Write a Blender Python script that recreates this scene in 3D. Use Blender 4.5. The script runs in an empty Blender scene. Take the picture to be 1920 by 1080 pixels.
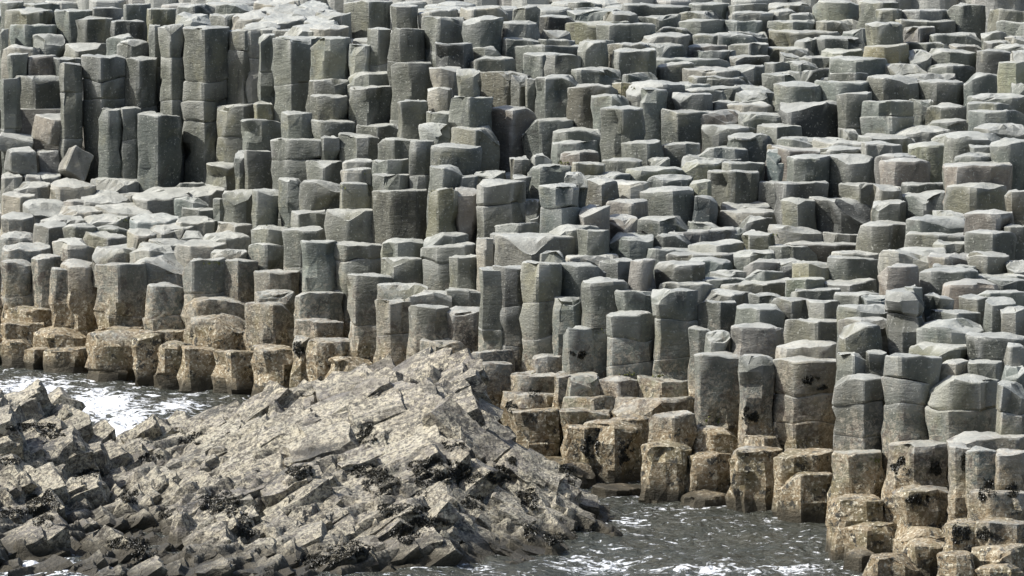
import bpy, math, random
import numpy as np
from mathutils import Vector, Matrix, noise
from mathutils.bvhtree import BVHTree

# ------------------------------------------------------------------ camera, light, exposure
sc = bpy.context.scene
H, D0, PITCH, LENS = 7.96, 60.0, math.radians(5.4), 200.9
cam_d = bpy.data.cameras.new("camera"); cam = bpy.data.objects.new("camera", cam_d)
sc.collection.objects.link(cam); sc.camera = cam
cam.location = (0, -D0, H); cam.rotation_euler = (math.pi/2 - PITCH, 0, 0)
cam_d.lens = LENS; cam_d.sensor_width = 36; cam_d.clip_start = 1; cam_d.clip_end = 3000

SUN = Vector((-.66, -.06, .72)).normalized()
w = bpy.data.worlds.new("World"); sc.world = w; w.use_nodes = True
nt = w.node_tree; bg = nt.nodes["Background"]
sky = nt.nodes.new("ShaderNodeTexSky"); sky.sky_type = 'NISHITA'; sky.sun_disc = False
sky.sun_elevation = math.asin(SUN.z); sky.sun_rotation = math.atan2(SUN.x, SUN.y)
sky.dust_density = 3.0
nt.links.new(sky.outputs[0], bg.inputs[0]); bg.inputs[1].default_value = 0.125
sl = bpy.data.lights.new("sun", 'SUN'); so = bpy.data.objects.new("sun", sl); sc.collection.objects.link(so)
sl.energy = 4.6; sl.angle = math.radians(0.5); sl.color = (1, .985, .95)
so.rotation_euler = SUN.to_track_quat('Z', 'Y').to_euler()
sc.view_settings.view_transform = 'Standard'; sc.view_settings.look = 'None'
sc.view_settings.exposure = 0.5; sc.view_settings.gamma = 1
sc.cycles.max_bounces = 4

F = 10714.0
def slope(v): return math.tan(PITCH + math.atan((v - 540) / F))
def z_at(v, D): return H - (D + D0) * slope(v)
def d_at(v, z): return (H - z) / slope(v) - D0
def x_at(u, D, z):
    zc = ((D + D0) + (H - z) * math.tan(PITCH)) * math.cos(PITCH)
    return (u - 960) * zc / F
def interp(x, pts):
    if x <= pts[0][0]: return pts[0][1]
    for (a, b), (c, d) in zip(pts, pts[1:]):
        if x <= c: return b + (d - b) * (x - a) / (c - a)
    return pts[-1][1]
R = random.Random(11)
col = sc.collection

# ------------------------------------------------------------------ materials
def rock_material(name, kind):
    m = bpy.data.materials.new(name); m.use_nodes = True
    n = m.node_tree.nodes; L = m.node_tree.links
    bs = n["Principled BSDF"]
    def N(t, **k):
        o = n.new(t)
        for a, b in k.items(): setattr(o, a, b)
        return o
    geo = N("ShaderNodeNewGeometry"); sep = N("ShaderNodeSeparateXYZ"); L.new(geo.outputs["Position"], sep.inputs[0])
    def noise_tex(scale, detail=4, rough=.6, dist=0.0, vec=None):
        t = N("ShaderNodeTexNoise"); t.inputs["Scale"].default_value = scale; t.inputs["Detail"].default_value = detail
        t.inputs["Roughness"].default_value = rough; t.inputs["Distortion"].default_value = dist
        L.new(vec or geo.outputs["Position"], t.inputs["Vector"]); return t.outputs[0]
    def ramp(inp, a, b):
        r = N("ShaderNodeMapRange"); r.interpolation_type = 'SMOOTHSTEP'
        r.inputs[1].default_value = a; r.inputs[2].default_value = b; L.new(inp, r.inputs[0]); return r.outputs[0]
    def math_(op, a, b):
        o = N("ShaderNodeMath", operation=op)
        for i, q in enumerate((a, b)):
            if isinstance(q, (int, float)): o.inputs[i].default_value = q
            else: L.new(q, o.inputs[i])
        return o.outputs[0]
    def mix(f, a, b, bt='MIX'):
        o = N("ShaderNodeMix", data_type='RGBA', blend_type=bt)
        if isinstance(f, (int, float)): o.inputs[0].default_value = f
        else: L.new(f, o.inputs[0])
        for i, q in ((6, a), (7, b)):
            if isinstance(q, tuple): o.inputs[i].default_value = (*q, 1)
            else: L.new(q, o.inputs[i])
        return o.outputs[2]
    at = N("ShaderNodeVertexColor"); at.layer_name = "tint"
    # vertical streak coordinates
    mp = N("ShaderNodeMapping"); mp.inputs["Scale"].default_value = (1, 1, .25); L.new(geo.outputs["Position"], mp.inputs[0])
    n1 = noise_tex(3.0, 6, .68); n2 = noise_tex(14, 6, .7); n3 = noise_tex(60, 4, .7); n4 = noise_tex(9, 4, .6, .6, mp.outputs[0])
    base = mix(1.0, at.outputs[0], mix(n1, (.48, .50, .49), (1.60, 1.54, 1.44)), 'MULTIPLY')
    base = mix(ramp(n4, .52, .72), base, mix(1.0, base, (.55, .56, .58), 'MULTIPLY'))
    base = mix(ramp(n2, .55, .75), base, mix(1.0, base, (1.5, 1.45, 1.32), 'MULTIPLY'))
    base = mix(math_('MULTIPLY', ramp(n3, .55, .7), .5), base, mix(1.0, base, (.6, .6, .58), 'MULTIPLY'))
    # pale crust lichen (yellow-green / grey) in blots
    nl = noise_tex(1.1, 5, .65)
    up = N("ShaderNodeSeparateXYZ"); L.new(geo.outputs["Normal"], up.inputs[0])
    base = mix(math_('MULTIPLY', ramp(nl, .54, .66), .4), base, (.22, .205, .125))
    base = mix(math_('MULTIPLY', ramp(noise_tex(34, 3, .6, .5), .61, .67), .55), base, (.38, .38, .33))
    base = mix(math_('MULTIPLY', ramp(noise_tex(4.6, 6, .78, .4), .56, .66), .6), base, (.055, .052, .045))
    base = mix(math_('MULTIPLY', ramp(geo.outputs["Pointiness"], .515, .60), .55), base, (.42, .42, .39))
    # weathered, salt-bleached upward faces, lightened further to paint in sun on the tops
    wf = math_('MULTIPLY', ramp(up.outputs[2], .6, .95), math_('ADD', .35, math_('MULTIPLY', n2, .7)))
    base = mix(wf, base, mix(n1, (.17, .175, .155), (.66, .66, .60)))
    splash = ramp(math_('ADD', sep.outputs[2], math_('MULTIPLY', math_('SUBTRACT', n1, .5), -2.6)), 1.75, .8)
    sp = ramp(noise_tex(19, 5, .75, .8), .47, .57)
    base = mix(math_('MULTIPLY', math_('MULTIPLY', splash, sp), .75), base, mix(n3, (.20, .16, .11), (.50, .45, .36)))
    base = mix(math_('MULTIPLY', math_('MULTIPLY', splash, ramp(noise_tex(7, 5, .75, .5), .50, .60)), .8), base, (.055, .04, .03))
    # tide zone: brown weed film + barnacles, from world height
    nz = noise_tex(2.2, 5, .65)
    lim = math_('ADD', sep.outputs[2], math_('MULTIPLY', math_('SUBTRACT', nz, .5), -2.2))
    tide = ramp(lim, 1.15, .45)
    nb = noise_tex(26, 4, .7); nb2 = noise_tex(5.5, 4, .6)
    brown = mix(nb2, (.10, .072, .033), (.28, .20, .105))
    brown = mix(ramp(nb, .46, .58), brown, mix(n1, (.19, .135, .075), (.46, .41, .29)))
    brown = mix(math_('MULTIPLY', ramp(noise_tex(2.7, 4), .5, .62), .6), brown, (.115, .10, .045))
    brown = mix(ramp(noise_tex(8, 5, .75), .53, .60), brown, (.022, .02, .014))
    brown = mix(ramp(noise_tex(24, 4, .7), .55, .63), brown, (.58, .53, .40))
    base = mix(math_('MULTIPLY', tide, .9), base, brown)
    if kind == 'mound':
        # barnacle-crusted slabs with darker wet clefts
        mp2 = N("ShaderNodeMapping"); mp2.inputs["Rotation"].default_value = (0, math.radians(38), 0)
        mp2.inputs["Scale"].default_value = (.45, 1, 1.6); L.new(geo.outputs["Position"], mp2.inputs[0])
        s1 = noise_tex(2.6, 6, .7, .3, mp2.outputs[0]); s2 = noise_tex(1.3, 4)
        at2 = mix(n1, (.08, .072, .055), (.25, .222, .172))
        m1 = mix(ramp(s1, .45, .62), at2, (.21, .19, .165))
        m1 = mix(math_('MULTIPLY', ramp(s2, .42, .58), ramp(noise_tex(30, 4, .7), .45, .6)), m1, (.50, .46, .36))
        m1 = mix(math_('MULTIPLY', ramp(noise_tex(3.1, 5, .7, 0, mp2.outputs[0]), .51, .59), .9), m1, (.05, .047, .038))
        m1 = mix(ramp(noise_tex(36, 3, .6), .62, .70), m1, (.03, .028, .022))
        m1 = mix(math_('MULTIPLY', ramp(noise_tex(9, 5, .75, .8), .51, .58), .75), m1, (.055, .045, .03))
        zc = math_('MULTIPLY', ramp(noise_tex(1.0, 3), .42, .56), ramp(sep.outputs[2], 1.5, .7))
        m1 = mix(math_('MULTIPLY', math_('MULTIPLY', zc, ramp(noise_tex(15, 5, .75, .6), .47, .6)), .7), m1, (.52, .48, .36))
        m1 = mix(math_('MULTIPLY', ramp(noise_tex(17, 5, .8, .3), .49, .58), math_('MULTIPLY', ramp(noise_tex(1.6, 4), .36, .54), .85)), m1, mix(n1, (.38, .33, .23), (.66, .60, .45)))
        m1 = mix(math_('MULTIPLY', ramp(noise_tex(27, 4, .75, .3), .55, .61), .8), m1, (.035, .03, .02))
        base = m1
        wet = ramp(math_('ADD', sep.outputs[2], math_('MULTIPLY', math_('SUBTRACT', nz, .5), -.7)), .10, -.10)
        m2 = mix(1.0, base, mix(noise_tex(.9, 3), (.55, .55, .55), (1.25, 1.25, 1.25)), 'MULTIPLY'); base = m2
        base = mix(math_('MULTIPLY', wet, math_('ADD', .25, math_('MULTIPLY', n2, .9))), base, (.03, .028, .018))
    # wet foot of everything just above the water
    base = mix(ramp(math_('ADD', sep.outputs[2], math_('MULTIPLY', nz, -.35)), .08, -.12), base, (.04, .033, .018))
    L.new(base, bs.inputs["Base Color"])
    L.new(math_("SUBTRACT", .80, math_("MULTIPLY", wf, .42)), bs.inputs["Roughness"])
    bs.inputs["Specular IOR Level"].default_value = .5
    mp3 = N("ShaderNodeMapping"); mp3.inputs["Scale"].default_value = (1, 1, 3.2); L.new(geo.outputs["Position"], mp3.inputs[0])
    hgt = math_('ADD', math_('MULTIPLY', n2, .6), math_('MULTIPLY', n3, .3))
    hgt = math_('ADD', hgt, math_('MULTIPLY', noise_tex(8, 5, .65, .4, mp3.outputs[0]), .9))
    hgt = math_('ADD', hgt, math_('MULTIPLY', nb, math_('MULTIPLY', tide, 1.0)))
    bp = N("ShaderNodeBump"); bp.inputs["Strength"].default_value = .75; bp.inputs["Distance"].default_value = .03
    L.new(hgt, bp.inputs["Height"]); L.new(bp.outputs[0], bs.inputs["Normal"])
    if kind == 'mound': bp.inputs['Distance'].default_value = .06
    return m
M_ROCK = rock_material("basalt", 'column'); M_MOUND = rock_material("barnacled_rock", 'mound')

def simple_mat(name, c1, c2, scale, rough=.6):
    m = bpy.data.materials.new(name); m.use_nodes = True; n = m.node_tree.nodes; L = m.node_tree.links
    g = n.new("ShaderNodeNewGeometry"); t = n.new("ShaderNodeTexNoise"); t.inputs["Scale"].default_value = scale
    L.new(g.outputs["Position"], t.inputs["Vector"])
    mx = n.new("ShaderNodeMix"); mx.data_type = 'RGBA'; L.new(t.outputs[0], mx.inputs[0])
    mx.inputs[6].default_value = (*c1, 1); mx.inputs[7].default_value = (*c2, 1)
    b = n["Principled BSDF"]; L.new(mx.outputs[2], b.inputs["Base Color"]); b.inputs["Roughness"].default_value = rough
    return m
M_WEED = simple_mat("seaweed", (.008, .008, .005), (.035, .03, .014), 9, .45)
M_MOSS = simple_mat("moss", (.05, .06, .015), (.16, .17, .04), 12, .9)

# ------------------------------------------------------------------ every column read off the photograph
# x0 x1 ytop [sNNN vertical edge] [cNNN cross joint] [r domed] [colour letter p pale, d dark, g ochre, k pinkish, b blotched]
DATA = """
0 38 148|25 113 144 s65|110 152 121 s120|150 232 108 s187 c150|230 292 112 r s260|183 228 205|226 264 203 s229|256 336 218 s295
278 300 48|298 343 49 s322 c107|336 421 53 s378 c152 c190 c228|418 483 57 s455 c95|406 480 198 s455|5 95 22 r s38|15 102 47 s45|0 16 55
58 118 68 r|117 195 83 s143|142 206 36 s162|205 270 40 d|215 278 81 r s245|0 72 90 r p|14 50 102|50 100 107 r k|98 152 111|195 266 70 r
275 326 18 g|170 232 15 d|390 466 27 s425|325 391 36 p|40 110 8|100 172 20|232 280 8|330 400 12|400 470 8|0 40 4|470 560 12 p|560 640 16 p
466 545 26 p|545 640 32 p|480 570 42 p|565 645 46 p|470 530 56 p|528 600 58 p
485 516 65|512 583 74 s546|580 655 73 s603|643 732 5 s689|687 731 54 s709|652 692 84 s686 p|575 652 151 s626|577 650 181 s628|650 730 139 s690
652 729 165 s687|728 793 54 s748|733 808 118 s765|744 801 190|790 872 34 s820|815 886 83 s820 d|884 942 91 s905|868 942 36 s890 r
732 784 12 s770|803 860 128 s825 p|858 900 132 s862|898 992 136 s947|845 921 183 s880|917 1006 206 r s960 k|802 850 166 p|800 848 210 p
530 585 213 s567|584 666 229 s602|665 745 237 s705|452 531 225|476 510 196 g|505 606 263 s595 c300|602 636 258|633 708 256 s664|705 785 262 s735
786 845 236 p r|843 936 243 s890|768 810 264 c330|942 1010 74|880 960 112|784 860 20 p|860 950 16 p|940 1010 44 p
960 1008 16 r|1008 1082 33 d|1068 1128 6|1080 1128 14 d|1065 1165 18|1165 1292 10|1130 1198 25|1195 1272 31|1275 1360 25|1120 1226 46 s1143
1220 1312 54|1270 1366 38|1360 1432 40|1195 1290 68 p|1278 1366 86 k|1340 1422 66 r|960 1088 86|1085 1150 76|1135 1226 83 s1160|1085 1140 80 s1095
1020 1086 104 r|1070 1166 132 r|1230 1302 122 r|1226 1365 112|1365 1432 126|1165 1232 139|1150 1196 156 g|1005 1086 146 s1020|958 990 143
985 1008 149|1062 1156 162 s1085|1110 1182 183 s1142|1125 1206 206 s1165|1198 1250 168 r s1205|1240 1336 210 s1270|1315 1416 241 r|1265 1332 177 d
1335 1382 191|1250 1332 158|1380 1442 176|1385 1470 216 r|978 1075 226 s1010|1033 1126 246 s1063|1165 1242 269 s1215|1240 1312 271|1290 1440 146
1010 1068 58|1150 1230 95|1430 1500 140|1300 1380 95|1010 1080 75|1366 1440 84|1370 1440 106|1290 1366 8|1366 1440 8|1440 1525 8 |1366 1440 60|1300 1370 66
1525 1609 4 s1590|1608 1690 6|1640 1692 20 r|1690 1778 20 k|1775 1852 10 s1800|1852 1928 -20 k|1440 1502 23 r p|1482 1530 27|1440 1578 60|1575 1632 56
1625 1692 46 r|1692 1756 53 k|1745 1845 64|1840 1886 61|1850 1900 79 d|1782 1846 86 p|1530 1622 73|1490 1532 75|1618 1706 86 s1655 g|1700 1782 80
1705 1746 99 r|1743 1830 98 s1780|1828 1896 97 r d|1440 1526 90|1463 1502 103|1498 1582 108|1555 1662 113|1655 1742 122|1740 1832 125 r|1873 1928 118 s1905 g
1810 1875 142 r s1822|1718 1810 153 r|1627 1722 146 s1655|1555 1632 138|1530 1627 154|1452 1542 162 r s1480|1460 1576 193 s1475 d|1572 1636 176 s1585
1617 1713 191 s1665 c220|1710 1752 186|1735 1822 202 r|1815 1925 181 r|1818 1906 194|1818 1928 209 s1885|1728 1816 229 r|1748 1832 251 s1790 c283|1830 1925 240
1578 1616 248|1610 1732 254|1498 1582 263|1895 1928 160|1900 1928 100 k|1884 1928 70 p|1420 1500 238|1430 1480 118|1440 1530 40|1530 1610 40
262 325 358 r|327 383 344|382 442 309 s425|172 222 363|218 266 366 b|322 386 374 r|340 402 393|350 403 414|418 473 358 s438|471 520 357 s480|400 420 373
456 507 283 s462|440 460 286|396 472 425 p|380 466 449 r p|393 462 471|330 382 446 p|460 528 460 r s495|233 292 442 r p|172 240 430 r|274 351 454 s298
342 420 488 s360|416 480 489 b|95 172 459 r p|14 62 463 r|60 122 428 r p|0 60 411 r p|118 178 425 r|0 62 447 r p|0 56 491 s10|54 112 482 r|110 175 502 r s125 p
172 271 498 s218 b|270 346 537|474 558 511 s500 b|0 62 372 p|40 120 388 p|118 175 378 k|20 92 352 p|90 176 352 p r|0 40 334 p|40 110 334 p|165 255 345 p|0 90 470 p
175 290 402 p|240 330 418 p|100 190 400 p|330 400 420 p|240 320 472 p
572 643 306 s605|642 701 303 p|640 698 318 r p|696 763 301 s723|694 763 329 s722|522 566 337 s564|562 639 342 s582 r|637 696 343 s640|807 901 277 s833 r
803 862 313 s830|860 897 333|890 946 326 r|695 801 359 s732|799 857 356 s820 g|854 896 354 k|893 983 342 s905 c385|543 616 400 s560|611 699 395 s650
468 541 428 s497|528 610 434 r s560|562 627 454 s570|622 713 459 s645 c486|712 792 453 s740|713 797 487 s730|793 877 441|792 892 463 s825 c491|841 896 482 s857
893 926 447 p|918 982 442 s940 p|647 727 518 s665|704 801 540 s735|758 845 553 p|830 900 545
958 993 300|995 1036 293 p|1035 1121 267|1050 1126 287 r k|1070 1131 307 g|1130 1212 302 s1150 r|1300 1402 278|1265 1356 308 r g|1355 1432 306|958 994 332
988 1072 314 r s1010|1012 1093 353 r c393|1098 1157 340 r|1150 1216 343 p|1216 1301 333 r|1290 1332 342 g|1328 1422 323 s1370|1140 1216 381 r k|1203 1302 359 s1260 r
1350 1442 386|1350 1462 399 r p|985 1012 376|1087 1141 391 k|1138 1192 410 k|1190 1292 413 r s1235|1290 1352 419|926 1022 421 p|1020 1122 427 p|928 1076 446 p
1084 1142 432 s1100|1140 1222 443|1220 1302 441|1335 1396 431|1390 1452 441 r g|1210 1302 469|1290 1396 459 p|1378 1452 476|1180 1232 489 r k|1226 1322 499 r
1280 1376 492 r|1015 1062 474|1058 1162 481 p|1122 1186 490|978 1052 495 s1005|1043 1132 498 s1080|1395 1482 491 k|1330 1402 511|1310 1402 526|1233 1332 534 p
1088 1181 531 r s1105|1215 1260 300|1422 1480 345 d|1300 1345 372 d|1060 1100 330
1475 1553 297 r s1530|1551 1641 297 r s1590|1653 1746 304 r k|1822 1866 276|1861 1928 264 s1890|1438 1480 282|1452 1552 343 d|1576 1641 346|1637 1692 351 s1651
1690 1781 346|1687 1776 368 s1735|1778 1891 353 s1830 r|1887 1928 359 b|1464 1527 376|1521 1637 376 s1568 d|1750 1812 400 r|1703 1812 411|1810 1902 401 r k
1443 1547 431 r k|1545 1612 439 p|1610 1707 421 s1670|1700 1822 441|1753 1816 456 g|1813 1906 441 r s1860|1885 1928 426|1470 1622 459 d|1438 1532 464
1558 1652 476 p|1438 1502 489|1488 1556 493 g|1552 1649 486 s1585|1647 1725 502 s1662 k|1650 1782 471 p|1723 1832 511 s1752|1810 1893 479 s1845|1888 1928 491
1750 1832 500|1474 1546 526 g|1537 1647 531|1700 1732 541|1770 1872 536 r k|1850 1928 526|1820 1928 519|1640 1700 380|1380 1450 412|1400 1470 510 
0 102 582 r b|93 165 505 b|0 62 642 r|58 162 626 r|78 160 660|44 82 656|158 257 626 s180|250 299 628|292 357 647 s300|338 412 656 r|400 474 662 r s440
345 461 563 b|352 462 602 r b|455 553 572 b|178 262 616|264 352 622|478 552 549|552 641 548 s560|470 552 656|548 580 634|574 657 642|608 692 678|553 642 604 b
704 768 566 s730 b|766 842 576 b|834 907 582 s850 d|900 950 505 s905|924 986 502 s945 d|0 80 610 b|780 880 640 b|880 960 660 d
1040 1091 559 s1047|1055 1140 617 s1063 b|1139 1229 591 s1147 c636|1227 1309 546 s1236 c600|1155 1231 546 s1170|1304 1383 569 s1350|1292 1332 619|1324 1374 627 r
1300 1391 667 s1309|1372 1472 614 r k|1380 1474 581|1310 1412 553 p|1405 1482 556|1388 1452 671 s1400 b|958 1042 706 b|898 962 682 p|1040 1068 706|1064 1127 707 g
1120 1198 713 k|1193 1296 716 g|1056 1152 747 g|1150 1302 750 b|1056 1142 772 g|1138 1224 788 b|1218 1306 782 b|953 1047 772 b|940 1040 740 b|1000 1060 668 d
1440 1522 562|1518 1575 567 s1545|1614 1672 558|1573 1667 602 p|1666 1737 547 s1690 c592|1735 1787 558|1735 1842 586|1850 1907 563|1800 1862 560|1880 1928 581 b
1724 1842 614 r|1473 1577 605 s1532 c.|1573 1652 614 s1585 r|1815 1926 634 r|1888 1928 652 r p|1708 1817 652 g|1455 1577 652 r p|1446 1571 677 s1485 b c740
1568 1627 667|1623 1661 662|1656 1762 670 s1685 c716|1567 1658 711 s1620 c760|1763 1822 682 p|1815 1882 682|1883 1928 691|1740 1876 714 s1775 c767|1874 1928 724 c775
1204 1296 840 s1215|1289 1373 855 s1302|1368 1462 847 s1382|1278 1372 934 r|1092 1206 802 s1150 b|1048 1114 878 r|1112 1206 918|1062 1132 802 b
1455 1562 856|1460 1562 891 s1505|1558 1657 852 s1595 g|1557 1662 940 r|1667 1782 837 r b|1780 1822 842 p|1812 1872 848 r s1830|1868 1928 852 b|1679 1782 922 r s1700
1771 1842 987 d|1834 1928 982 d|1690 1780 998|1583 1692 990 r|1705 1772 1022 r|1628 1722 1050 r|1588 1642 1040 r|1828 1928 1032|1768 1832 1040|1838 1928 1068 r g
1782 1928 822 b|1300 1390 812 b|1390 1460 822 b|1820 1928 925 b
"""
SHORE = [(-200,688),(0,690),(100,698),(250,718),(300,726),(400,736),(520,752),(700,790),(900,850),(1050,905),(1110,925),(1280,945),(1450,962),(1540,990),(1580,1040),(1640,1095),(1800,1140),(2150,1190)]
items = []
for chunk in DATA.replace("\n", "|").split("|"):
    t = chunk.split()
    if not t: continue
    it = dict(x0=float(t[0]), x1=float(t[1]), yt=float(t[2]), s=None, c=[], r=False, tone='n')
    for q in t[3:]:
        if q[0] == 's' and len(q) > 1: it['s'] = float(q[1:])
        elif q[0] == 'c' and len(q) > 2: it['c'].append(float(q[1:]))
        elif q == 'r': it['r'] = True
        elif q in 'pdgkb': it['tone'] = q
    items.append(it)
def rough_buf():
    bf = -np.ones((270, 480), int)
    for k in sorted(range(len(items)), key=lambda q: items[q]['yt']):
        it = items[k]; bf[max(0, int(it['yt'] / 4)):, max(0, int(it['x0'] / 4)):max(0, int(it['x1'] / 4))] = k
    return bf
# thin worn slabs stepping down in front of bare risers, where the shore is a close flight of low steps
def slab_pass(x0, x1, y0, y1, limit, tone, wlo, whi, step):
    bf = rough_buf(); x = x0 + R.uniform(0, 40)
    while x < x1:
        wd = R.uniform(wlo, whi); c = int(min(479, (x + wd / 2) / 4)); y = max(0, int(y0 / 4)); add = []
        while y < min(269, y1 / 4):
            k = bf[y, c]; e = y
            while e < 269 and bf[e, c] == k: e += 1
            if k >= 0 and (e - y) * 4 > limit:
                it = items[k]
                if not (it['s'] or it['c'] or (it['r'] and (e - y) * 4 < 60)):
                    t_ = it['yt'] + step * R.uniform(.85, 1.3) if it['yt'] >= 0 else y * 4 + step
                    add.append(dict(x0=x, x1=x + wd, yt=t_, s=None, c=[], r=R.random() < .3, tone=R.choice(tone)))
            y = max(e, y + 1)
        items.extend(add); x += wd * R.uniform(.75, 1.0)
for _ in range(2):
    slab_pass(965, 1900, 2, 330, 30, 'nnnpkng', 75, 130, 19)
    slab_pass(1150, 1900, 395, 560, 34, 'nnnpkn', 80, 130, 20)
    slab_pass(60, 330, 345, 480, 26, 'pppn', 70, 130, 17)
    slab_pass(430, 630, 2, 60, 15, 'ppn', 70, 120, 11)
slab_pass(560, 960, 60, 330, 60, 'nnp', 60, 90, 24)
items.sort(key=lambda i: -i['yt'])
done = []
for it in items:
    xm = (it['x0'] + it['x1']) / 2; wpx = it['x1'] - it['x0']
    D = d_at(interp(xm, SHORE), 0.0)
    zf = -0.4
    for b in done:
        ov = min(it['x1'], b['x1']) - max(it['x0'], b['x0'])
        if ov < .14 * min(wpx, b['x1'] - b['x0']): continue
        dy = b['yt'] - it['yt']
        if dy < 4: continue
        st = .37 * (.82 + .36 * R.random()) * (.75 if ov < .45 * min(wpx, b['x1'] - b['x0']) else 1.0)
        dm = d_at(it['yt'] + 1.5, b['z']) - b['D']
        D = max(D, b['D'] + max(.02, min(st, dm)))
    if it['x1'] <= 175 and 115 < it['yt'] < 190: D += .6
    it['D'] = D; it['z'] = z_at(it['yt'], D); done.append(it)
for it in items:
    it['w'] = (it['x1'] - it['x0']) * ((it['D'] + D0) + (H - it['z']) * math.tan(PITCH)) * math.cos(PITCH) / F
    it['X0'] = x_at(it['x0'], it['D'], it['z'])
    fr = [b['z'] for b in items if b['D'] < it['D'] and b['D'] > it['D'] - 1.2 and min(it['x1'], b['x1']) - max(it['x0'], b['x0']) > 3]
    it['zb'] = max(-.5, min(fr) - .35) if len(fr) > 1 else -.5
    it['zb'] = min(it['zb'], it['z'] - .5)

# ---- rough visibility (to pick the 300 that show largest)
MOUND_TOP = [(-40,715),(0,718),(60,724),(100,744),(150,798),(188,822),(240,762),(320,746),(420,730),(480,702),(560,692),(640,690),(720,665),(790,658),(850,680),(880,720),(930,768),(1000,800),(1040,840),(1090,900),(1130,950),(1172,1000),(1185,1080)]
buf = -np.ones((270, 480), int)
for k, it in sorted(enumerate(items), key=lambda q: -q[1]['D']):
    a, b = int(max(0, it['x0'] / 4)), int(min(480, it['x1'] / 4)); y = int(max(0, it['yt'] / 4 - 2))
    v1 = 540 + F * math.tan(math.atan((H - it['zb']) / (it['D'] + D0)) - PITCH)
    buf[y:int(max(0, min(270, v1 / 4))), a:b] = k
for x in range(480): buf[int(min(269, interp(x * 4, MOUND_TOP) / 4)) if x * 4 < 1185 else 270:, x] = -1
for k, it in enumerate(items):
    it['vis'] = int((buf == k).sum()); ys = np.where((buf == k).any(1))[0]
    it['vh'] = (ys.max() - ys.min() + 1) * 4 if len(ys) else 0

# ------------------------------------------------------------------ column shape
TONE = {'n': (.096, .103, .088), 'p': (.19, .19, .168), 'd': (.058, .060, .054), 'g': (.132, .134, .092), 'k': (.142, .131, .115), 'b': (.120, .118, .096)}
def footprint(it, rr):
    w_ = it['w'] * 1.035; fs = (it['s'] - it['x0']) / (it['x1'] - it['x0']) if it['s'] else rr.choice((rr.uniform(.06, .2), rr.uniform(.25, .6)))
    fs = min(max(fs, .06), .94)
    dl = w_ * (.22 + .40 * fs); dr = w_ * (.10 + .56 * (1 - fs))
    T = max(w_ * .95, .46)
    P = [(0, dl), (fs, 0)]
    if 1 - fs > .55: P.append((fs + rr.uniform(.6, .8) * (1 - fs), w_ * rr.uniform(.02, .1))); dr = w_ * rr.uniform(.22, .34)
    elif fs > .6: P.insert(1, (fs * rr.uniform(.25, .4), w_ * rr.uniform(.06, .12)))
    P += [(1, dr), (.97, dr + .3 * w_), (rr.uniform(.6, .8), T), (rr.uniform(.2, .4), T), (.03, max(dl + .2 * w_, T * .62))]
    P = [(x * w_, y) for x, y in P]
    ch = w_ * (.10 if it['r'] else .055) * rr.uniform(.6, 1.5)
    out = []
    for i, p in enumerate(P):
        a, b = P[i - 1], P[(i + 1) % len(P)]
        for q, f in ((a, 1), (b, 1)):
            pass
        def toward(p, q, d):
            l = math.hypot(q[0] - p[0], q[1] - p[1]); f = min(.4, d / max(l, 1e-4)); return (p[0] + (q[0] - p[0]) * f, p[1] + (q[1] - p[1]) * f)
        A, B = toward(p, a, ch), toward(p, b, ch)
        out += [A, ((A[0] + B[0] + 1.3 * p[0]) / 3.3, (A[1] + B[1] + 1.3 * p[1]) / 3.3), B]
    res = []
    for i, p in enumerate(out):
        q = out[(i + 1) % len(out)]; l = math.hypot(q[0] - p[0], q[1] - p[1]); k = max(1, int(l / .085))
        for j in range(k): res.append((p[0] + (q[0] - p[0]) * j / k, p[1] + (q[1] - p[1]) * j / k))
    return res, T

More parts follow.
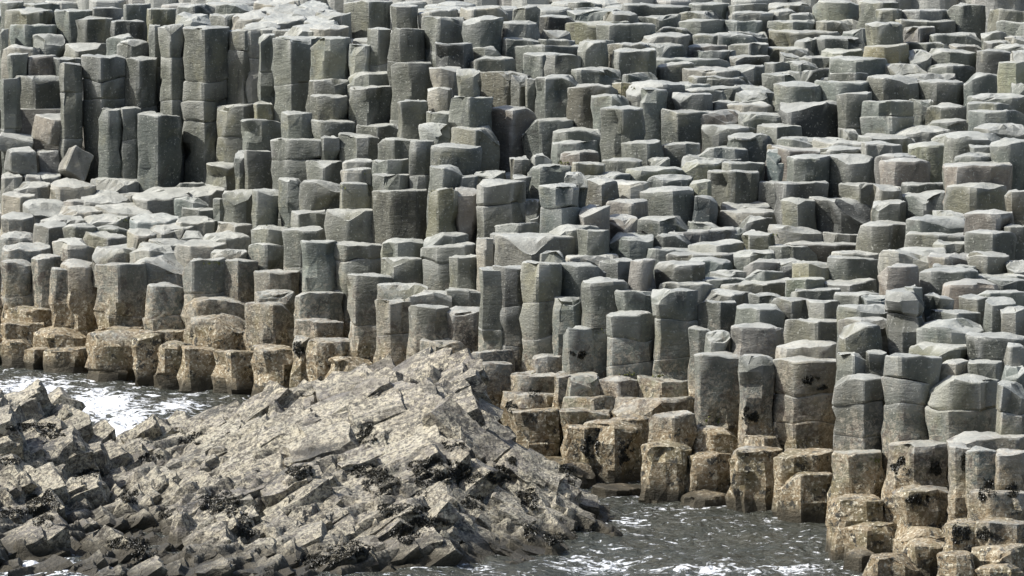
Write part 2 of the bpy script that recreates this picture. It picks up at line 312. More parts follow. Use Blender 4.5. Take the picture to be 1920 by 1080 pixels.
def build_segment(it, rr, ring, T, zlo, zhi, top, ox, oy, out):
    """rings of one drum of the column between heights zlo and zhi; appended to out (verts, faces, tints)"""
    V, Fc = out; n = len(ring); w_ = it['w']
    cx, cy = w_ * .5, T * .48
    bev = w_ * (.08 if it['r'] else .028) * rr.uniform(.7, 1.4) if top else .02
    tx, ty = it['tilt'] if top else (0, 0)
    dome = w_ * (rr.uniform(.03, .07) if it['r'] else rr.uniform(-.03, .03)) if top else 0
    seed = it['seed']
    gr = .955 if zlo in it['cuts'] else .978
    lv = [(zlo, gr), (zlo + .014, gr * .5 + .5), (zlo + .03, 1)] if zlo > it['zb'] + .01 else [(zlo, 1)]
    def wave(zc, px, py):
        r_ = math.sin(zc * 91.7 + seed) ; r2 = math.cos(zc * 53.1 + seed)
        return r_ * .10 * (px - cx) + r2 * .06 * (py - cy) + noise.noise(Vector((px * 3 + seed, py * 3, zc * 5))) * .05
    k = max(1, int((zhi - bev - lv[-1][0]) / .13)); z0 = lv[-1][0]
    for j in range(1, k + 1): lv.append((z0 + (zhi - bev - z0) * j / k, 1))
    if top: lv += [(zhi - bev * .4, .985), (zhi, .95), (zhi + dome * .35, .75), (zhi + dome * .75, .5), (zhi + dome, .25)]
    else: lv += [(zhi - .004, .965 if zhi in it['cuts'] else .985)]
    base = len(V)
    for (z, s) in lv:
        for (x, y) in ring:
            px, py = cx + (x - cx) * s, cy + (y - cy) * s
            g = (z - it['zb']) / max(.2, zhi - it['zb'])
            f = 1
            q = Vector((px * 1.0 + seed, py, z))
            dd = noise.noise(q * 3.1) * .040 + noise.noise(q * 9) * .026 - max(0, noise.noise(q * 4.3 + Vector((7, 7, 7))) - .30) * .24
            if z < 1.0:
                td = min(1, (1.0 - z) / .3); dd += td * (noise.noise(q * 6.3) * .08 + noise.noise(q * 15) * .04)
            dx, dy = px - cx, py - cy; l = math.hypot(dx, dy) + 1e-5
            zz = z
            if zlo > it['zb'] + .01 and z < zlo + .12: zz += wave(zlo, px, py) * max(0, 1 - (z - zlo) / .12)
            if not top and z > zhi - .12: zz += wave(zhi, px, py) * max(0, 1 - (zhi - z) / .12)
            if top and z > zhi - bev - .3:
                zz += (tx * (px - cx) + ty * py) * min(1, (z - (zhi - bev - .3)) / .3)
                zz += noise.noise(q * 5) * .026 * (1 if s < 1 else .7) + noise.noise(q * 14) * .014
                for (nx, ny, c, sl_) in it['chips']:
                    e = nx * (px - cx) / w_ + ny * (py - cy) / w_ - c
                    if e > 0: zz = min(zz, zhi - e * w_ * sl_ + noise.noise(q * 8) * .02)
            lx, ly = it['lean']; hz = it['z'] - zz
            V.append((px + dx / l * dd * (s > .9) + ox - lx * hz, py + dy / l * dd * (s > .9) + oy - ly * hz, zz))
    for j in range(len(lv) - 1):
        for i in range(n):
            a = base + j * n + i; b = base + j * n + (i + 1) % n
            Fc.append((a, b, b + n, a + n))
    last = base + (len(lv) - 1) * n
    V.append((cx + ox, cy + oy, (V[last][2] + V[last + n // 2][2]) / 2 + (0 if top else -.004))); c = len(V) - 1
    for i in range(n): Fc.append((last + i, last + (i + 1) % n, c))

def mesh_from(name, V, Fc, tint, mat, smooth=True):
    me = bpy.data.meshes.new(name); me.from_pydata(V, [], Fc); me.update()
    ca = me.color_attributes.new("tint", 'FLOAT_COLOR', 'POINT')
    if len(tint) == 3: arr = np.tile(np.array([*tint, 1.0], np.float32), (len(V), 1))
    else: arr = np.asarray(tint, np.float32)
    ca.data.foreach_set("color", arr.ravel())
    if smooth: me.polygons.foreach_set("use_smooth", [True] * len(me.polygons)); me.set_sharp_from_angle(angle=math.radians(24))
    me.materials.append(mat); return me

def tag(o, label=None, cat=None, group=None, kind=None):
    if label: o['label'] = label
    if cat: o['category'] = cat
    if group: o['group'] = group
    if kind: o['kind'] = kind
    return o

order = sorted(items, key=lambda i: -i['vis'])
for k, it in enumerate(order): it['rank'] = k
bulkV, bulkF, bulkT = [], [], []
allV, allF = [], []
def add_all(V, Fc, off):
    b = len(allV); allV.extend([(v[0] + off[0], v[1] + off[1], v[2] + off[2]) for v in V]); allF.extend([tuple(b + i for i in f) for f in Fc])

singles = []
for it in items:
    rr = random.Random(int(it['x0'] * 7 + it['yt'] * 131 + it['x1']))
    it['seed'] = rr.uniform(0, 500)
    if it['z'] < .75 and rr.random() < .5: it['r'] = True
    it['tilt'] = (rr.gauss(0, .035), rr.uniform(-.05, .03))
    if it['x1'] < 660 and it['tone'] == 'p' and (it['yt'] < 60 or it['yt'] > 330): it['tilt'] = (rr.gauss(0, .035), .14); it['tall_ok'] = 0
    it['lean'] = tuple(q / (1 + max(0, it['z'] - it['zb'] - .8) * 2) for q in (rr.gauss(0, .018), rr.uniform(-.01, .03)))
    it['chips'] = []
    for _ in range(rr.choice((0, 1, 1, 2, 2))):
        a = rr.uniform(0, 2 * math.pi); it['chips'].append((math.cos(a), math.sin(a), rr.uniform(.15, .42), rr.uniform(.25, 1.3)))
    tn = TONE[it['tone']]; j = rr.uniform(.62, 1.32); h = rr.gauss(.0, .045)
    tint = (tn[0] * j * (1 + h), tn[1] * j, tn[2] * j * (1 - h))
    ring, T = footprint(it, rr)
    cuts = sorted(z_at(c, it['D']) for c in it['c'])
    cuts = [c for c in cuts if it['zb'] + .1 < c < it['z'] - .08]
    faces_c = bool(cuts)
    extra = []
    zz = it['z'] - rr.uniform(.35, .8)
    while zz > it['zb'] + .25:
        if all(abs(zz - c) > .2 for c in cuts) and rr.random() < .6: extra.append(zz)
        zz -= rr.uniform(.3, .8)
    lim = sorted([it['zb']] + cuts + extra + [it['z']])
    it['cuts'] = cuts
    segs = []
    grp = []; ox = oy = 0
    for a, b in zip(lim, lim[1:]):
        out = ([], []); top = (b == it['z'])
        build_segment(it, rr, ring, T, a, b, top, ox, oy, out)
        segs.append((a, b, out))
        am = .02 if b in cuts else .006
        ox += rr.uniform(-am, am); oy += rr.uniform(-am, am)
    base = (it['X0'], it['D'], 0)
    if it['rank'] >= 300 or it['vis'] == 0:
        for a, b, (V, Fc) in segs:
            o = len(bulkV); bulkV += [(v[0] + base[0], v[1] + base[1], v[2]) for v in V]; bulkF += [tuple(o + i for i in f) for f in Fc]
            bulkT += [(*tint, 1)] * len(V); add_all(V, Fc, base)
        continue
    c0 = (it['w'] / 2, T / 2, it['zb'])
    def shift(V): return [(v[0] - c0[0], v[1] - c0[1], v[2] - c0[2]) for v in V]
    loc = (base[0] + c0[0], base[1] + c0[1], c0[2])
    parts = [([], [])]
    for a, b, (V, Fc) in segs:
        if a in cuts: parts.append(([], []))
        P = parts[-1]; o = len(P[0]); P[0].extend(V); P[1].extend([tuple(o + i for i in f) for f in Fc])
        add_all(V, Fc, base)
    if len(parts) == 1:
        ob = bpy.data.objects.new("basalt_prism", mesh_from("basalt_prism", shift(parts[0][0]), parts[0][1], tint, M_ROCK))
        col.objects.link(ob); ob.location = loc
    else:
        ob = bpy.data.objects.new("basalt_prism", None); col.objects.link(ob); ob.location = loc
        ob.empty_display_size = .2
        for P in parts:
            pn = "cap" if P is parts[-1] else "shaft"
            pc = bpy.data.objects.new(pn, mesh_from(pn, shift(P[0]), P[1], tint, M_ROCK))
            col.objects.link(pc); pc.parent = ob
    it['ob'] = ob; singles.append(it)

# ---- low filler columns where the photograph shows none of its own, and beyond the frame
for it in items:
    pass
PX = np.array([i['X0'] + i['w'] / 2 for i in items]); PY = np.array([i['D'] + .2 for i in items]); PZ = np.array([i['z'] for i in items])
PW = np.array([i['w'] for i in items])
A_ = np.c_[PX, PY, np.ones_like(PX)]; fit = np.linalg.lstsq(A_, PZ, rcond=None)[0]; RES = PZ - A_ @ fit
def ground_z(x, y):
    d = np.hypot(PX - x, PY - y); near = np.argsort(d)[:5]
    if d[near[0]] < .62: return float(PZ[d < .62].min()) - .05
    wt = 1 / (d[near] + .2) ** 2; res = float((RES[near] * wt).sum() / wt.sum())
    return float(fit[0] * x + fit[1] * y + fit[2]) + res * math.exp(-d[near[0]] * .15) - .05
def shore_D(x, y):
    u = 960 + x * F / 61; return d_at(interp(u, SHORE), 0)
fr = random.Random(5)
ny = 0; y = -6.0
while y < 27:
    x = -11.0 + (ny % 2) * .24
    while x < 11:
        qx, qy = x + fr.uniform(-.07, .07), y + fr.uniform(-.07, .07)
        x += .48
        d = np.hypot((PX - qx) / np.maximum(PW * .62, .2), (PY - qy) / .33)
        if d.min() < 1 or qy < shore_D(qx, qy) + .15: continue
        z = ground_z(qx, qy) + fr.gauss(0, .03)
        dd_ = np.hypot(PX - qx, (PY - qy) * .8); nb = (dd_ < 1.4) if ((dd_ < 1.3) & (PY > qy + .1)).any() else (dd_ < 0)
        if nb.any(): z = min(z, float(PZ[nb].min()) - .06)
        if z < -.3: continue
        if d.min() > 3: z += fr.gauss(0, .07)
        n = fr.choice((5, 6, 6, 7)); a0 = fr.random() * 6; r_ = .27
        if fr.random() < .3: z -= .04
        ring = []
        for i in range(n):
            for da in (-.12, .12):
                a = a0 + 2 * math.pi * i / n + da; ring.append((math.cos(a) * r_, math.sin(a) * r_))
        o = len(bulkV); m_ = len(ring); tx, ty = fr.gauss(0, .05), fr.uniform(-.02, .08)
        lv = [(max(-.5, z - .9), 1), (z - .02, 1), (z, .93), (z + fr.uniform(0, .03), .5)]
        V = [(qx + p[0] * s, qy + p[1] * s, zz + ((tx * p[0] + ty * p[1]) * s if i_ else 0) + noise.noise(Vector((qx + p[0] * s, qy + p[1] * s, zz)) * 6) * .015) for i_, (zz, s) in enumerate(lv) for p in ring]
        Fc = [(j * m_ + i, j * m_ + (i + 1) % m_, (j + 1) * m_ + (i + 1) % m_, (j + 1) * m_ + i) for j in range(3) for i in range(m_)]
        Fc.append(tuple(3 * m_ + i for i in range(m_)))
        j = fr.uniform(.8, 1.3); tn = TONE[fr.choice('nnnnpk')]
        bulkV += V; bulkF += [tuple(o + i for i in f) for f in Fc]; bulkT += [(tn[0] * j, tn[1] * j, tn[2] * j, 1)] * len(V); add_all(V, Fc, (0, 0, 0))
    y += .42; ny += 1
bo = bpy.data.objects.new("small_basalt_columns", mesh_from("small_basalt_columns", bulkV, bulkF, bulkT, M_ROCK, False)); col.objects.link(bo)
tag(bo, "mass of small low grey basalt column tops filling the steps between the larger columns", "rock columns", kind="stuff")

# ---- bedrock sheet below everything
def low_z(x, y):
    d = np.hypot(PX - x, PY - y); m = d < 1.3
    return (float(PZ[m].min()) if m.any() else ground_z(x, y)) - .45
gx = np.arange(-14, 14.01, .3); gy = np.arange(-12, 30, .3); V = []
for yy in gy:
    for xx in gx:
        s = yy - shore_D(xx, yy)
        V.append((xx, yy, -.7 if s < .3 else min(low_z(xx, yy), -.7 + s * 1.2)))
nx_ = len(gx); Fc = [(j * nx_ + i, j * nx_ + i + 1, (j + 1) * nx_ + i + 1, (j + 1) * nx_ + i) for j in range(len(gy) - 1) for i in range(nx_ - 1)]
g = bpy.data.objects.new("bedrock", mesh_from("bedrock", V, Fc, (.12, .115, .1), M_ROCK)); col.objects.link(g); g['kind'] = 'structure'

# ------------------------------------------------------------------ fallen blocks at the foot of the left wall
def block(pts_w, loc, rot, tint, label, name="fallen_block"):
    rr = random.Random(label); L_, W_, H_ = pts_w
    import bmesh
    bm = bmesh.new()
    for sx in (-1, 1):
        for sy in (-1, 1):
            for sz in (-1, 1):
                k = .5 * rr.uniform(.78, 1.08)
                bm.verts.new((sx * L_ * k, sy * W_ * k, sz * H_ * .5 * rr.uniform(.72, 1.08)))
    for _ in range(3):
        a_ = rr.uniform(0, 6.3); bm.verts.new((math.cos(a_) * L_ * .58, math.sin(a_) * W_ * .58, rr.uniform(-.3, .3) * H_))
    h_ = bmesh.ops.convex_hull(bm, input=bm.verts[:])
    bmesh.ops.dissolve_limit(bm, angle_limit=math.radians(9), verts=bm.verts[:], edges=bm.edges[:])
    bmesh.ops.bevel(bm, geom=bm.edges[:], offset=.014, segments=1, affect='EDGES')
    bmesh.ops.triangulate(bm, faces=bm.faces[:])
    for _ in range(3):
        bmesh.ops.subdivide_edges(bm, edges=[e for e in bm.edges if e.calc_length() > .09], cuts=1)
        bmesh.ops.triangulate(bm, faces=bm.faces[:])
    for v in bm.verts: v.co += v.co.normalized() * (noise.noise(v.co * 7 + Vector(loc)) * .02 + noise.noise(v.co * 19 + Vector(loc)) * .008)
    V = [tuple(v.co) for v in bm.verts]; bm.verts.index_update(); Fc = [tuple(v.index for v in f.verts) for f in bm.faces]; bm.free()
    o = bpy.data.objects.new(name, mesh_from(name, V, Fc, tint, M_ROCK)); col.objects.link(o)
    o.location = loc; o.rotation_euler = rot
    tag(o, label, "rock block", "blocks fallen at the foot of the left wall"); return o
def wall_D(u, v):
    c = [i for i in items if i['x0'] < u < i['x1'] and i['yt'] < v]; return max((i['D'] for i in c if i['yt'] > 20 and i['yt'] + i['vh'] + 30 > v), default=12)
def place_block(u, v, dims, rot, tint, label, D):
    z = z_at(v, D); block(dims, (x_at(u, D, z), D, z), rot, tint, label)
Dw = max(i['D'] for i in items if i['x1'] < 180 and 330 <= i['yt'] < 360) + .35
place_block(38, 302, (.40, .42, .37), (.04, .05, .30), (.15, .155, .145), "squarish grey fallen block tipped on the ledge at the far left edge", Dw)
place_block(141, 307, (.33, .36, .42), (-.25, .55, .35), (.19, .185, .165), "grey fallen slab leaning against the left foot of the tall column wall", Dw - .05)
place_block(92, 306, (.30, .4, .36), (.0, -.1, .1), (.10, .10, .095), "dark fallen block wedged between the tipped block and the leaning slab", Dw + .2)
place_block(104, 244, (.52, .5, .42), (.16, .12, .75), (.16, .145, .12), "brownish broken block with pale slanting top perched over the leaning slab", Dw + .35)
place_block(26, 268, (.50, .45, .26), (.1, .22, .1), (.17, .175, .165), "rounded grey block lying behind the tipped block at the left edge", Dw + .45)
place_block(62, 335, (.22, .2, .10), (.1, .1, .1), (.2, .19, .17), "flat pale broken piece lying in front of the tipped block", Dw - .3)

# ------------------------------------------------------------------ foreground outcrops
def make_outcrop(name, label, sil, u0, u1, ridge, front, back, step, seed):
    rr = random.Random(seed); np_r = np.random.RandomState(seed)
    xs0, xs1 = x_at(u0, 0, .5), x_at(u1, 0, .5)
    X = np.arange(xs0, xs1, step); Y = np.arange(-6.6, 6.8, step)
    gxm, gym = np.meshgrid(X, Y)
    U = 960 + gxm * F / 60.6
    silv = 17 + np.interp(U, [p[0] for p in sil], [p[1] for p in sil])
    rD = np.interp(U, [p[0] for p in ridge], [p[1] for p in ridge])
    fD = np.interp(U, [p[0] for p in front], [p[1] for p in front]); bD = np.interp(U, [p[0] for p in back], [p[1] for p in back])
    zr = H - (rD + D0) * np.tan(PITCH + np.arctan((silv - 540) / F))
    t = np.where(gym < rD, (gym - fD) / (rD - fD), (bD - gym) / (bD - rD))
    tt = np.clip(t, -1, 1)
    base = np.where(tt > 0, (zr + .12) * np.maximum(tt, 0) ** .72 - .12, -.12 + 1.2 * tt)
    # fractured: two generations of tilted slabs
    def slabs(n, aniso, amp, tilt, zshift, sd):
        r = np.random.RandomState(sd); ang = math.radians(34)
        sx = r.uniform(xs0 - .3, xs1 + .3, n); sy = r.uniform(-5, 5.4, n)
        ca, sa = math.cos(ang), math.sin(ang)
        best = np.full(gxm.shape, 1e9); idx = np.zeros(gxm.shape, int)
        wob = np.array([[0]])
        for k in range(n):
            dx, dy = gxm - sx[k], gym - sy[k]
            a = dx * ca + dy * sa; b = -dx * sa + dy * ca
            d = np.abs(a) * aniso + np.abs(b) * 1.0 + .35 * np.hypot(a, b)
            m = d < best; best[m] = d[m]; idx[m] = k
        off = r.uniform(-amp, amp, n); ax = r.normal(-.25, tilt, n); ay = r.normal(.1, tilt, n)
        return off[idx] + np.clip(ax[idx] * (gxm - sx[idx]) + ay[idx] * (gym - sy[idx]), -.12, .12)
    area = (xs1 - xs0) * 10
    z = base - .07 + slabs(int(area * 3.2), .55, .06, .16, 0, seed + 1) + slabs(int(area * 22), .6, .03, .16, 0, seed + 2) * .9
    z = np.where(tt < 0, np.minimum(z, base + .12), z)
    z = z + np_r.normal(0, .003, z.shape)
    ns = np.array([[noise.noise(Vector((a, b, seed)) * 4.0) * .04 + noise.noise(Vector((a, b, seed)) * 15) * .010 for a in X] for b in Y])
    z = z + ns
    jx = np_r.uniform(-.3, .3, z.shape) * step; jy = np_r.uniform(-.3, .3, z.shape) * step
    dl_ = math.radians(34); sg = np.where(U < 870, 1.0, -1.0); lay = .24
    wob = np.array([[noise.noise(Vector((a * .7, b * .7, seed + 5))) * .35 + noise.noise(Vector((a * 2.5, b * 2.5, seed + 9))) * .07 for a in X] for b in Y])
    nn = z * math.cos(dl_) - sg * gxm * math.sin(dl_) + .25 * gym + wob
    fr_ = nn / lay - np.floor(nn / lay); nq = lay * (np.floor(nn / lay) + np.clip((fr_ - .62) / .38, 0, 1) ** 1.5)
    z = z + np.where(tt > -.3, (nq - nn + lay * .3) / math.cos(dl_) * .72, 0)
    for _ in range(2): z[1:-1, 1:-1] = (z[1:-1, 1:-1] * 4 + z[:-2, 1:-1] + z[2:, 1:-1] + z[1:-1, :-2] + z[1:-1, 2:]) / 8
    V = np.stack([gxm + jx, gym + jy, z], -1).reshape(-1, 3)
    nX = len(X); keep = (z > -.55)
    Fc = []
    for j in range(len(Y) - 1):
        for i in range(nX - 1):
            if keep[j, i] or keep[j + 1, i + 1] or keep[j, i + 1] or keep[j + 1, i]:
                a = j * nX + i; Fc.append((a, a + 1, a + nX + 1, a + nX))
    used = np.zeros(len(V), int); fa = np.array(Fc); used[fa.ravel()] = 1; mp = np.cumsum(used) - 1
    V2 = V[used == 1]; F2 = mp[fa]
    V2 = [tuple(v) for v in V2]; F2 = [tuple(int(q) for q in f) for f in F2]
    # angular joint blocks, slabs and broken column ends standing out of the mass
    nb_ = int(area * 22)
    for _ in range(nb_):
        j, i = rr.randrange(len(Y)), rr.randrange(nX)
        if base[j, i] < -.10: continue
        bx, by, bz = gxm[j, i], gym[j, i], z[j, i]
        sgn = 1 if U[j, i] < 860 else -1
        big = rr.random() ** 2.2; hi = min(1, max(0, (bz - .35) / .6)); big = min(1.3, big * (1 + .5 * hi) + .12 * hi)
        L_, W_, T_ = (.13 + .26 * big) * rr.uniform(.8, 1.5), (.10 + .17 * big) * rr.uniform(.7, 1.2), (.07 + .09 * big) * rr.uniform(.7, 1.2)
        rot = Matrix.Rotation(math.radians((12 if sgn > 0 else -8) + 22 * noise.noise(Vector((bx * .8, by * .8, 3))) + rr.gauss(0, 4)), 3, 'Z') @ Matrix.Rotation(math.radians(-sgn * (27 + 22 * noise.noise(Vector((bx * .9, by * .9, 8))) + rr.gauss(0, 3.5))), 3, 'Y') @ Matrix.Rotation(math.radians(16 + 26 * noise.noise(Vector((bx * .9, by * .9, 15))) + rr.gauss(0, 4)), 3, 'X')
        pts = []
        for (a, b_, c) in ((-1,-1,-1),(1,-1,-1),(1,1,-1),(-1,1,-1),(-1,-1,1),(1,-1,1),(1,1,1),(-1,1,1)):
            pts.append(Vector((a * L_ * rr.uniform(.72, 1.05), b_ * W_ * rr.uniform(.72, 1.05), c * T_ * rr.uniform(.8, 1.05))))
        # each face 3x3 with rounded-off rim and rough surface
        quads = ((0,1,5,4),(1,2,6,5),(2,3,7,6),(3,0,4,7),(4,5,6,7))
        K = 4
        cen = Vector((bx, by, bz - T_ * (.5 - .3 * hi) - L_ * (.22 - .12 * hi)))
        for q in quads:
            o_ = len(V2)
            for jj in range(K + 1):
                for ii in range(K + 1):
                    u_, v_ = ii / K, jj / K
                    p = (pts[q[0]] * (1 - u_) + pts[q[1]] * u_) * (1 - v_) + (pts[q[3]] * (1 - u_) + pts[q[2]] * u_) * v_
                    ex = sum(abs(p[m_]) / d_ > .86 for m_, d_ in ((0, L_), (1, W_), (2, T_)))
                    if ex >= 2: p = p * .92
                    p = rot @ p + cen
                    p = p + Vector((noise.noise(p * 7), noise.noise(p * 7 + Vector((9, 0, 0))), noise.noise(p * 7 + Vector((0, 9, 0))))) * .05 + Vector((noise.noise(p * 21), noise.noise(p * 21 + Vector((9, 0, 0))), noise.noise(p * 21 + Vector((0, 9, 0))))) * .015
                    V2.append(tuple(p))
            for jj in range(K):
                for ii in range(K):
                    a = o_ + jj * (K + 1) + ii; F2.append((a, a + 1, a + K + 2, a + K + 1))
    me = mesh_from(name, V2, F2, (.2, .18, .15), M_MOUND, True)
    o = bpy.data.objects.new(name, me); col.objects.link(o); tag(o, label, "rock outcrop")
    b = len(allV); allV.extend([tuple(v) for v in V2]); allF.extend([tuple(int(q) + b for q in f) for f in F2])
    return o
make_outcrop("rock_outcrop", "big fractured grey and cream barnacled rock mound rising from the water in the foreground",
    [(150,836),(190,822),(240,774),(320,766),(420,750),(480,724),(560,714),(640,706),(720,684),(790,676),(850,700),(880,742),(930,788),(1000,822),(1040,862),(1090,918),(1130,962),(1165,1004),(1200,1010)],
    100, 1200, [(100,2.58),(240,4.03),(420,3.36),(800,1.23),(950,0.0),(1100,-1.34),(1172,-2.24)],
    [(100,-5.9),(250,-6.1),(560,-6.1),(800,-5.3),(1000,-4.5),(1080,-3.81),(1172,-2.91)],
    [(100,4.26),(200,5.82),(300,6.27),(800,4.7),(1000,2.02),(1100,0.11),(1172,-1.68)], .032, 21)
make_outcrop("rock_outcrop", "low brown-topped barnacled rock shoulder at the left edge, beside the foaming inlet",
    [(-200,745),(-40,740),(0,744),(60,752),(100,776),(130,806),(160,826),(190,842),(215,870)],
    -220, 215, [(-200,0.67),(60,1.79),(215,1.34)], [(-200,-5.9),(0,-5.8),(100,-5.6),(215,-4.6)], [(-200,4.7),(60,4.03),(150,2.91),(215,1.68)], .032, 33)

# ------------------------------------------------------------------ seaweed and moss, grown on whatever surface is there
bvh = BVHTree.FromPolygons(allV, allF)
cp = Vector((0, -D0, H))
def ray(u, v):
    d = Vector(((u - 960) / F, 1, 0)); a = PITCH
    y_, z_ = 1.0, -(v - 540) / F
    d = Vector(((u - 960) / F, math.cos(a) + z_ * math.sin(a), -math.sin(a) + z_ * math.cos(a)))
    return bvh.ray_cast(cp, d.normalized())
def tufts(name, patches, mat, label, cat, blade, dens, seed):
    rr = random.Random(seed); V, Fc = [], []
    for (u, v, rx, ry) in patches:
        n = int(rx * ry * dens)
        for _ in range(n):
            a = rr.random() * 2 * math.pi; q = math.sqrt(rr.random()) * (.75 + .5 * noise.noise(Vector((math.cos(a) * 1.5, math.sin(a) * 1.5, u))))
            loc, nr, i, dst = ray(u + rx * q * math.cos(a), v + ry * q * math.sin(a))
            if loc is None: continue
            if noise.noise(loc * 9.0) + .5 * noise.noise(loc * 30) < (-.3 if loc.y < 2.5 and loc.x < 1 else -.14) + .3 * (q - .5): continue
            L_ = blade * rr.uniform(.5, 1.5)
            d1 = (nr * .35 + Vector((rr.gauss(0, .9), rr.gauss(0, .9), rr.gauss(-.7, .6)))).normalized()
            sd = d1.cross(Vector((rr.gauss(0, 1), rr.gauss(0, 1), rr.gauss(0, 1)))).normalized() * blade * .4
            p1 = loc + d1 * L_ * .55; p2 = p1 + (d1 + Vector((0, 0, -.9))).normalized() * L_ * .6
            o = len(V); b = loc - nr * .01
            V += [tuple(b - sd), tuple(b + sd), tuple(p1 + sd * 1.2), tuple(p1 - sd * 1.2), tuple(p2)]
            Fc += [(o, o + 1, o + 2, o + 3), (o + 3, o + 2, o + 4)]
    o = bpy.data.objects.new(name, mesh_from(name, V, Fc, (.02, .02, .02), mat, False)); col.objects.link(o)
    tag(o, label, cat, kind="stuff")
WEED_HOLLOWS = [(80,950,26,34),(22,960,32,9),(690,815,18,20),(355,820,28,13),(285,857,16,10),(165,887,22,9),(310,962,12,11),(398,945,20,20),(430,945,22,20),(460,988,16,24),(245,930,18,14),
 (240,1020,36,12),(265,1035,22,16),(560,882,26,13),(690,885,36,14),(712,905,34,20),(820,875,50,18),(860,892,46,16),(790,905,16,22),(938,890,18,20),(990,935,18,22),(992,992,14,16),(745,955,50,10),(800,978,34,10),
 (888,942,24,12),(760,1000,26,14),(655,1030,40,14),(600,1050,44,12),(1070,890,12,14),(1055,878,10,9),(960,868,9,14),(1090,1000,20,12),(1040,1010,24,12),(60,800,46,9),(100,812,24,9),(20,865,22,7),(850,835,22,9),(560,650,14,20),
 (1085,663,20,11),(1520,712,24,11),(1543,722,16,14),(1690,880,22,24),(1755,872,16,24),(1725,935,30,11),(1800,1000,26,22),(1850,1000,24,16),(1848,915,22,30),(1900,920,18,18),(1808,865,8,24),  # black patches on column faces here also stand in for shaded hollows
 (960,760,16,14),(1000,735,14,10),(1405,780,16,30),(1110,840,18,20),(1170,850,16,24)]
WEED_HOLLOWS = [(u, v, a * 1.35, b * 1.35) if v > 780 and u < 1130 else (u, v, a, b) for u, v, a, b in WEED_HOLLOWS]
tufts("seaweed", WEED_HOLLOWS, M_WEED, "near-black seaweed in ragged clumps over the tidal rocks, some standing for dark hollows", "seaweed", .016, 4.5, 3)
MOSS = [(230,412,26,6),(500,425,12,5),(1060,305,22,5),(1180,165,20,5),(1000,700,6,3),(1175,700,30,4),(1240,705,24,4),(1120,620,16,6),(400,492,30,4),(640,350,10,4),(1450,440,10,4),(1340,785,20,10),(1640,860,10,6),(670,325,16,5)]
tufts("moss", MOSS, M_MOSS, "yellow-green moss on a few column tops and ledges", "moss", .022, .35, 8)

# ------------------------------------------------------------------ water
FOAM_GLINTS = [(60,725,120,26,.9),(180,760,110,36,1),(230,800,60,40,1),(330,765,70,22,.8),(230,712,70,8,.5),(40,1068,130,18,.9),(200,1075,110,10,.8),(1180,975,60,20,.55),(1250,965,90,14,.35),(1600,1010,60,30,.4),(1120,1055,110,20,.6),(1350,1072,180,10,.62),(1500,1066,120,12,.55),(900,1066,60,8,.5),(1560,985,60,10,.4),(1300,952,170,5,.5),(1480,975,80,5,.5),(1130,1000,40,14,.5),(1590,1040,30,12,.5),(120,712,150,6,.6),(350,738,60,6,.6)]  # foam, plus sun glints painted as white streaks along the bottom and right
xs = np.concatenate([np.arange(-160, -8, 8), np.arange(-8, 8, .045), np.arange(8, 161, 8)]); ys = np.concatenate([np.arange(-72, -7, 3.), np.arange(-7, 14, .055), [14, 17]])
FC = []
for (u, v, ru, rv, a) in FOAM_GLINTS:
    D = d_at(v, 0); FC.append((x_at(u, D, 0), D, ru * 60 / F, rv * 60 / F / slope(v), a))
V, T = [], []
for yy in ys:
    for xx in xs:
        q = Vector((xx, yy, 0))
        near = abs(xx) < 8.1 and -7.1 < yy < 14
        z = 0.0; f = .27  # base whiteness paints sparkle and thin foam streaks into the open water
        if near:
            z = noise.noise(Vector((xx * 1.1, yy * .55, 3))) * .07 + noise.noise(Vector((xx * 3.1, yy * 1.7, 9))) * .035 + noise.noise(Vector((xx * 8, yy * 4.6, 1))) * .012
            for (cx_, cy_, rx, ry, a) in FC:
                e = ((xx - cx_) / rx) ** 2 + ((yy - cy_) / ry) ** 2
                if e < 4: f = max(f, a * math.exp(-e * .8))
            if f > .5: z += abs(noise.noise(Vector((xx * 5, yy * 4, 5)))) * .05 * f
        V.append((xx, yy, z)); T.append((f, f, f, 1))
nx_ = len(xs); Fc = [(j * nx_ + i, j * nx_ + i + 1, (j + 1) * nx_ + i + 1, (j + 1) * nx_ + i) for j in range(len(ys) - 1) for i in range(nx_ - 1)]
mw = bpy.data.materials.new("sea_water"); mw.use_nodes = True; n = mw.node_tree.nodes; L = mw.node_tree.links
b = n["Principled BSDF"]; g_ = n.new("ShaderNodeNewGeometry")
mp = n.new("ShaderNodeMapping"); mp.inputs["Scale"].default_value = (1, .8, 1); L.new(g_.outputs["Position"], mp.inputs[0])
def NT(scale, det=4, rough=.6, dist=0):
    t = n.new("ShaderNodeTexNoise"); t.inputs["Scale"].default_value = scale; t.inputs["Detail"].default_value = det; t.inputs["Roughness"].default_value = rough
    t.inputs["Distortion"].default_value = dist; L.new(mp.outputs[0], t.inputs["Vector"]); return t.outputs[0]
vc = n.new("ShaderNodeVertexColor"); vc.layer_name = "tint"
f1 = NT(6.5, 6, .68, 1.2)
ad = n.new("ShaderNodeMath"); ad.operation = 'MULTIPLY_ADD'; L.new(vc.outputs[0], ad.inputs[0]); ad.inputs[1].default_value = .36; L.new(f1, ad.inputs[2])
mr = n.new("ShaderNodeMapRange"); mr.interpolation_type = 'SMOOTHSTEP'; L.new(ad.outputs[0], mr.inputs[0]); mr.inputs[1].default_value = .675; mr.inputs[2].default_value = .78
wc = n.new("ShaderNodeMix"); wc.data_type = 'RGBA'; L.new(NT(1.6), wc.inputs[0]); wc.inputs[6].default_value = (.03, .04, .038, 1); wc.inputs[7].default_value = (.085, .08, .058, 1)
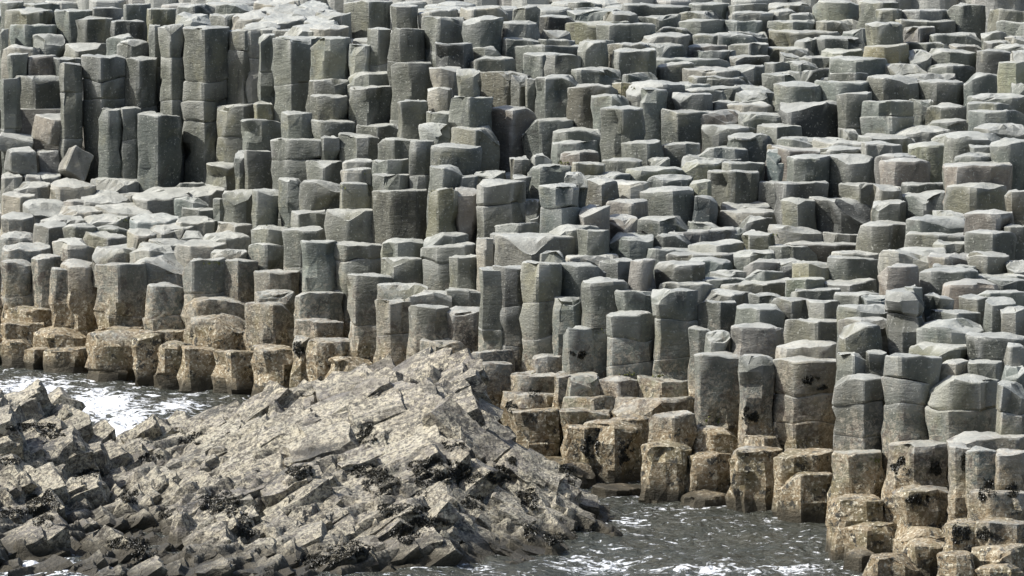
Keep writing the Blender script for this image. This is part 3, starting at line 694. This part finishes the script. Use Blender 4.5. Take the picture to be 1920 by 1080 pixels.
mx = n.new("ShaderNodeMix"); mx.data_type = 'RGBA'; L.new(mr.outputs[0], mx.inputs[0]); L.new(wc.outputs[2], mx.inputs[6]); mx.inputs[7].default_value = (.78, .80, .82, 1)
L.new(mx.outputs[2], b.inputs["Base Color"])
rg = n.new("ShaderNodeMapRange"); L.new(mr.outputs[0], rg.inputs[0]); rg.inputs[3].default_value = .16; rg.inputs[4].default_value = .8; L.new(rg.outputs[0], b.inputs["Roughness"])
b.inputs["IOR"].default_value = 1.33
bp = n.new("ShaderNodeBump"); bp.inputs["Strength"].default_value = 1.0; bp.inputs["Distance"].default_value = .16; L.new(NT(7, 5, .6, .5), bp.inputs["Height"]); L.new(bp.outputs[0], b.inputs["Normal"])
wo = bpy.data.objects.new("water", mesh_from("water", V, Fc, T, mw)); col.objects.link(wo); wo['kind'] = 'structure'

# ------------------------------------------------------------------ labels: look first, then where, then which of the look-alikes there
ORD = ["first", "second", "third", "fourth", "fifth", "sixth", "seventh", "eighth", "ninth", "tenth", "eleventh", "twelfth"]
def place(it):
    x = (it['x0'] + it['x1']) / 2; y = it['yt']
    if x < 700 and y > 595: return "in brown band behind left inlet"
    if x < 345 and 330 <= y < 480: return "on the pale worn shelf at left"
    if x < 640 and y >= 480: return "in blotched wall above left inlet"
    if 130 < x < 420 and 40 < y < 330: return "in the tall wall at upper left"
    if x < 420 and y < 200: return "on ledges at upper left corner"
    if x < 660 and y < 200: return "at right end of tall wall"
    if x < 660 and y < 330: return "under the tall wall's right end"
    if x < 660: return "on steps right of pale shelf"
    if x < 1000 and y < 130: return "at the top of the photo, centre-left"
    if x < 960 and y < 270: return "on the upper steps left of centre"
    if x < 960 and y < 400: return "near centre-left ochre-streaked column"
    if x < 1010: return "right above the rock mound's crest"
    if x < 1300 and y > 695: return "on yellowish ledge right of mound"
    if x < 1400 and y > 540: return "in grey wall above yellowish ledge"
    if y > 830: return "at waterline in lower right corner"
    if y > 655: return "in tall dark wall at lower right"
    if y > 545: return "on steps above lower right wall"
    r = "right edge" if x > 1720 else "right" if x > 1440 else "centre"
    if y > 400: return {"right edge": "on middle terrace by right edge", "right": "on middle terrace at right", "centre": "on middle terrace right of centre"}[r] if y > 465 else {"right edge": "above middle terrace by right edge", "right": "above middle terrace at right", "centre": "above middle terrace right of centre"}[r]
    b_ = "upper terrace" if y > 230 else "high terrace" if y > 110 else "topmost terrace"
    return {"right edge": f"on {b_} by right edge", "right": f"on {b_} at right", "centre": f"on {b_} right of centre"}[r]
TN = {'n': 'grey', 'p': 'pale', 'd': 'dark', 'g': 'ochre-tinged', 'k': 'pinkish', 'b': 'blotchy'}
def look(it):
    h = "low" if it['vh'] < 34 else "tall" if it['vh'] > 92 else "stubby"
    t = "round-topped" if it['r'] else "flat-topped"
    tone = TN[it['tone']]
    if it['z'] < .42: tone = "brown crusted"
    c = " cracked across" if it['cuts'] else ""
    return f"{h} {tone} {t} column{c}"
groups = {}
for it in singles: groups.setdefault((look(it), place(it)), []).append(it)
for (lk, pl), g_ in groups.items():
    g_.sort(key=lambda i: (i['x0'] + i['x1'], i['yt']))
    for k, it in enumerate(g_):
        n_ = len(g_)
        if n_ == 1: s = f"{lk} {pl}"
        elif n_ == 2: s = f"{('left', 'right')[k]} of two {lk}s {pl}".replace("column cracked acrosss", "columns cracked across")
        elif k == 0: s = f"leftmost {lk} {pl}"
        elif k == n_ - 1: s = f"rightmost {lk} {pl}"
        else: s = f"{lk}, {ORD[min(k, 11)]} from left {pl}"
        tag(it['ob'], s, "rock", "basalt columns of the stepped shore")
for it in singles:
    l_ = it['ob']['label']
    if len(l_.split()) > 16: it['ob']['label'] = l_.replace(' column cracked across', ' column').replace(' columns cracked across', ' columns') if len(groups[(look(it), place(it))]) == 1 and False else l_.replace('centre-left ochre-streaked column', 'the ochre-streaked column')
LBL = [it['ob']['label'] for it in singles]
print("ITEMS", len(items), "singles", len(singles), "unique", len(set(LBL)), "maxgroup", max(len(v) for v in groups.values()), "maxwords", max(len(l.split()) for l in LBL), "bulk", len(bulkV))
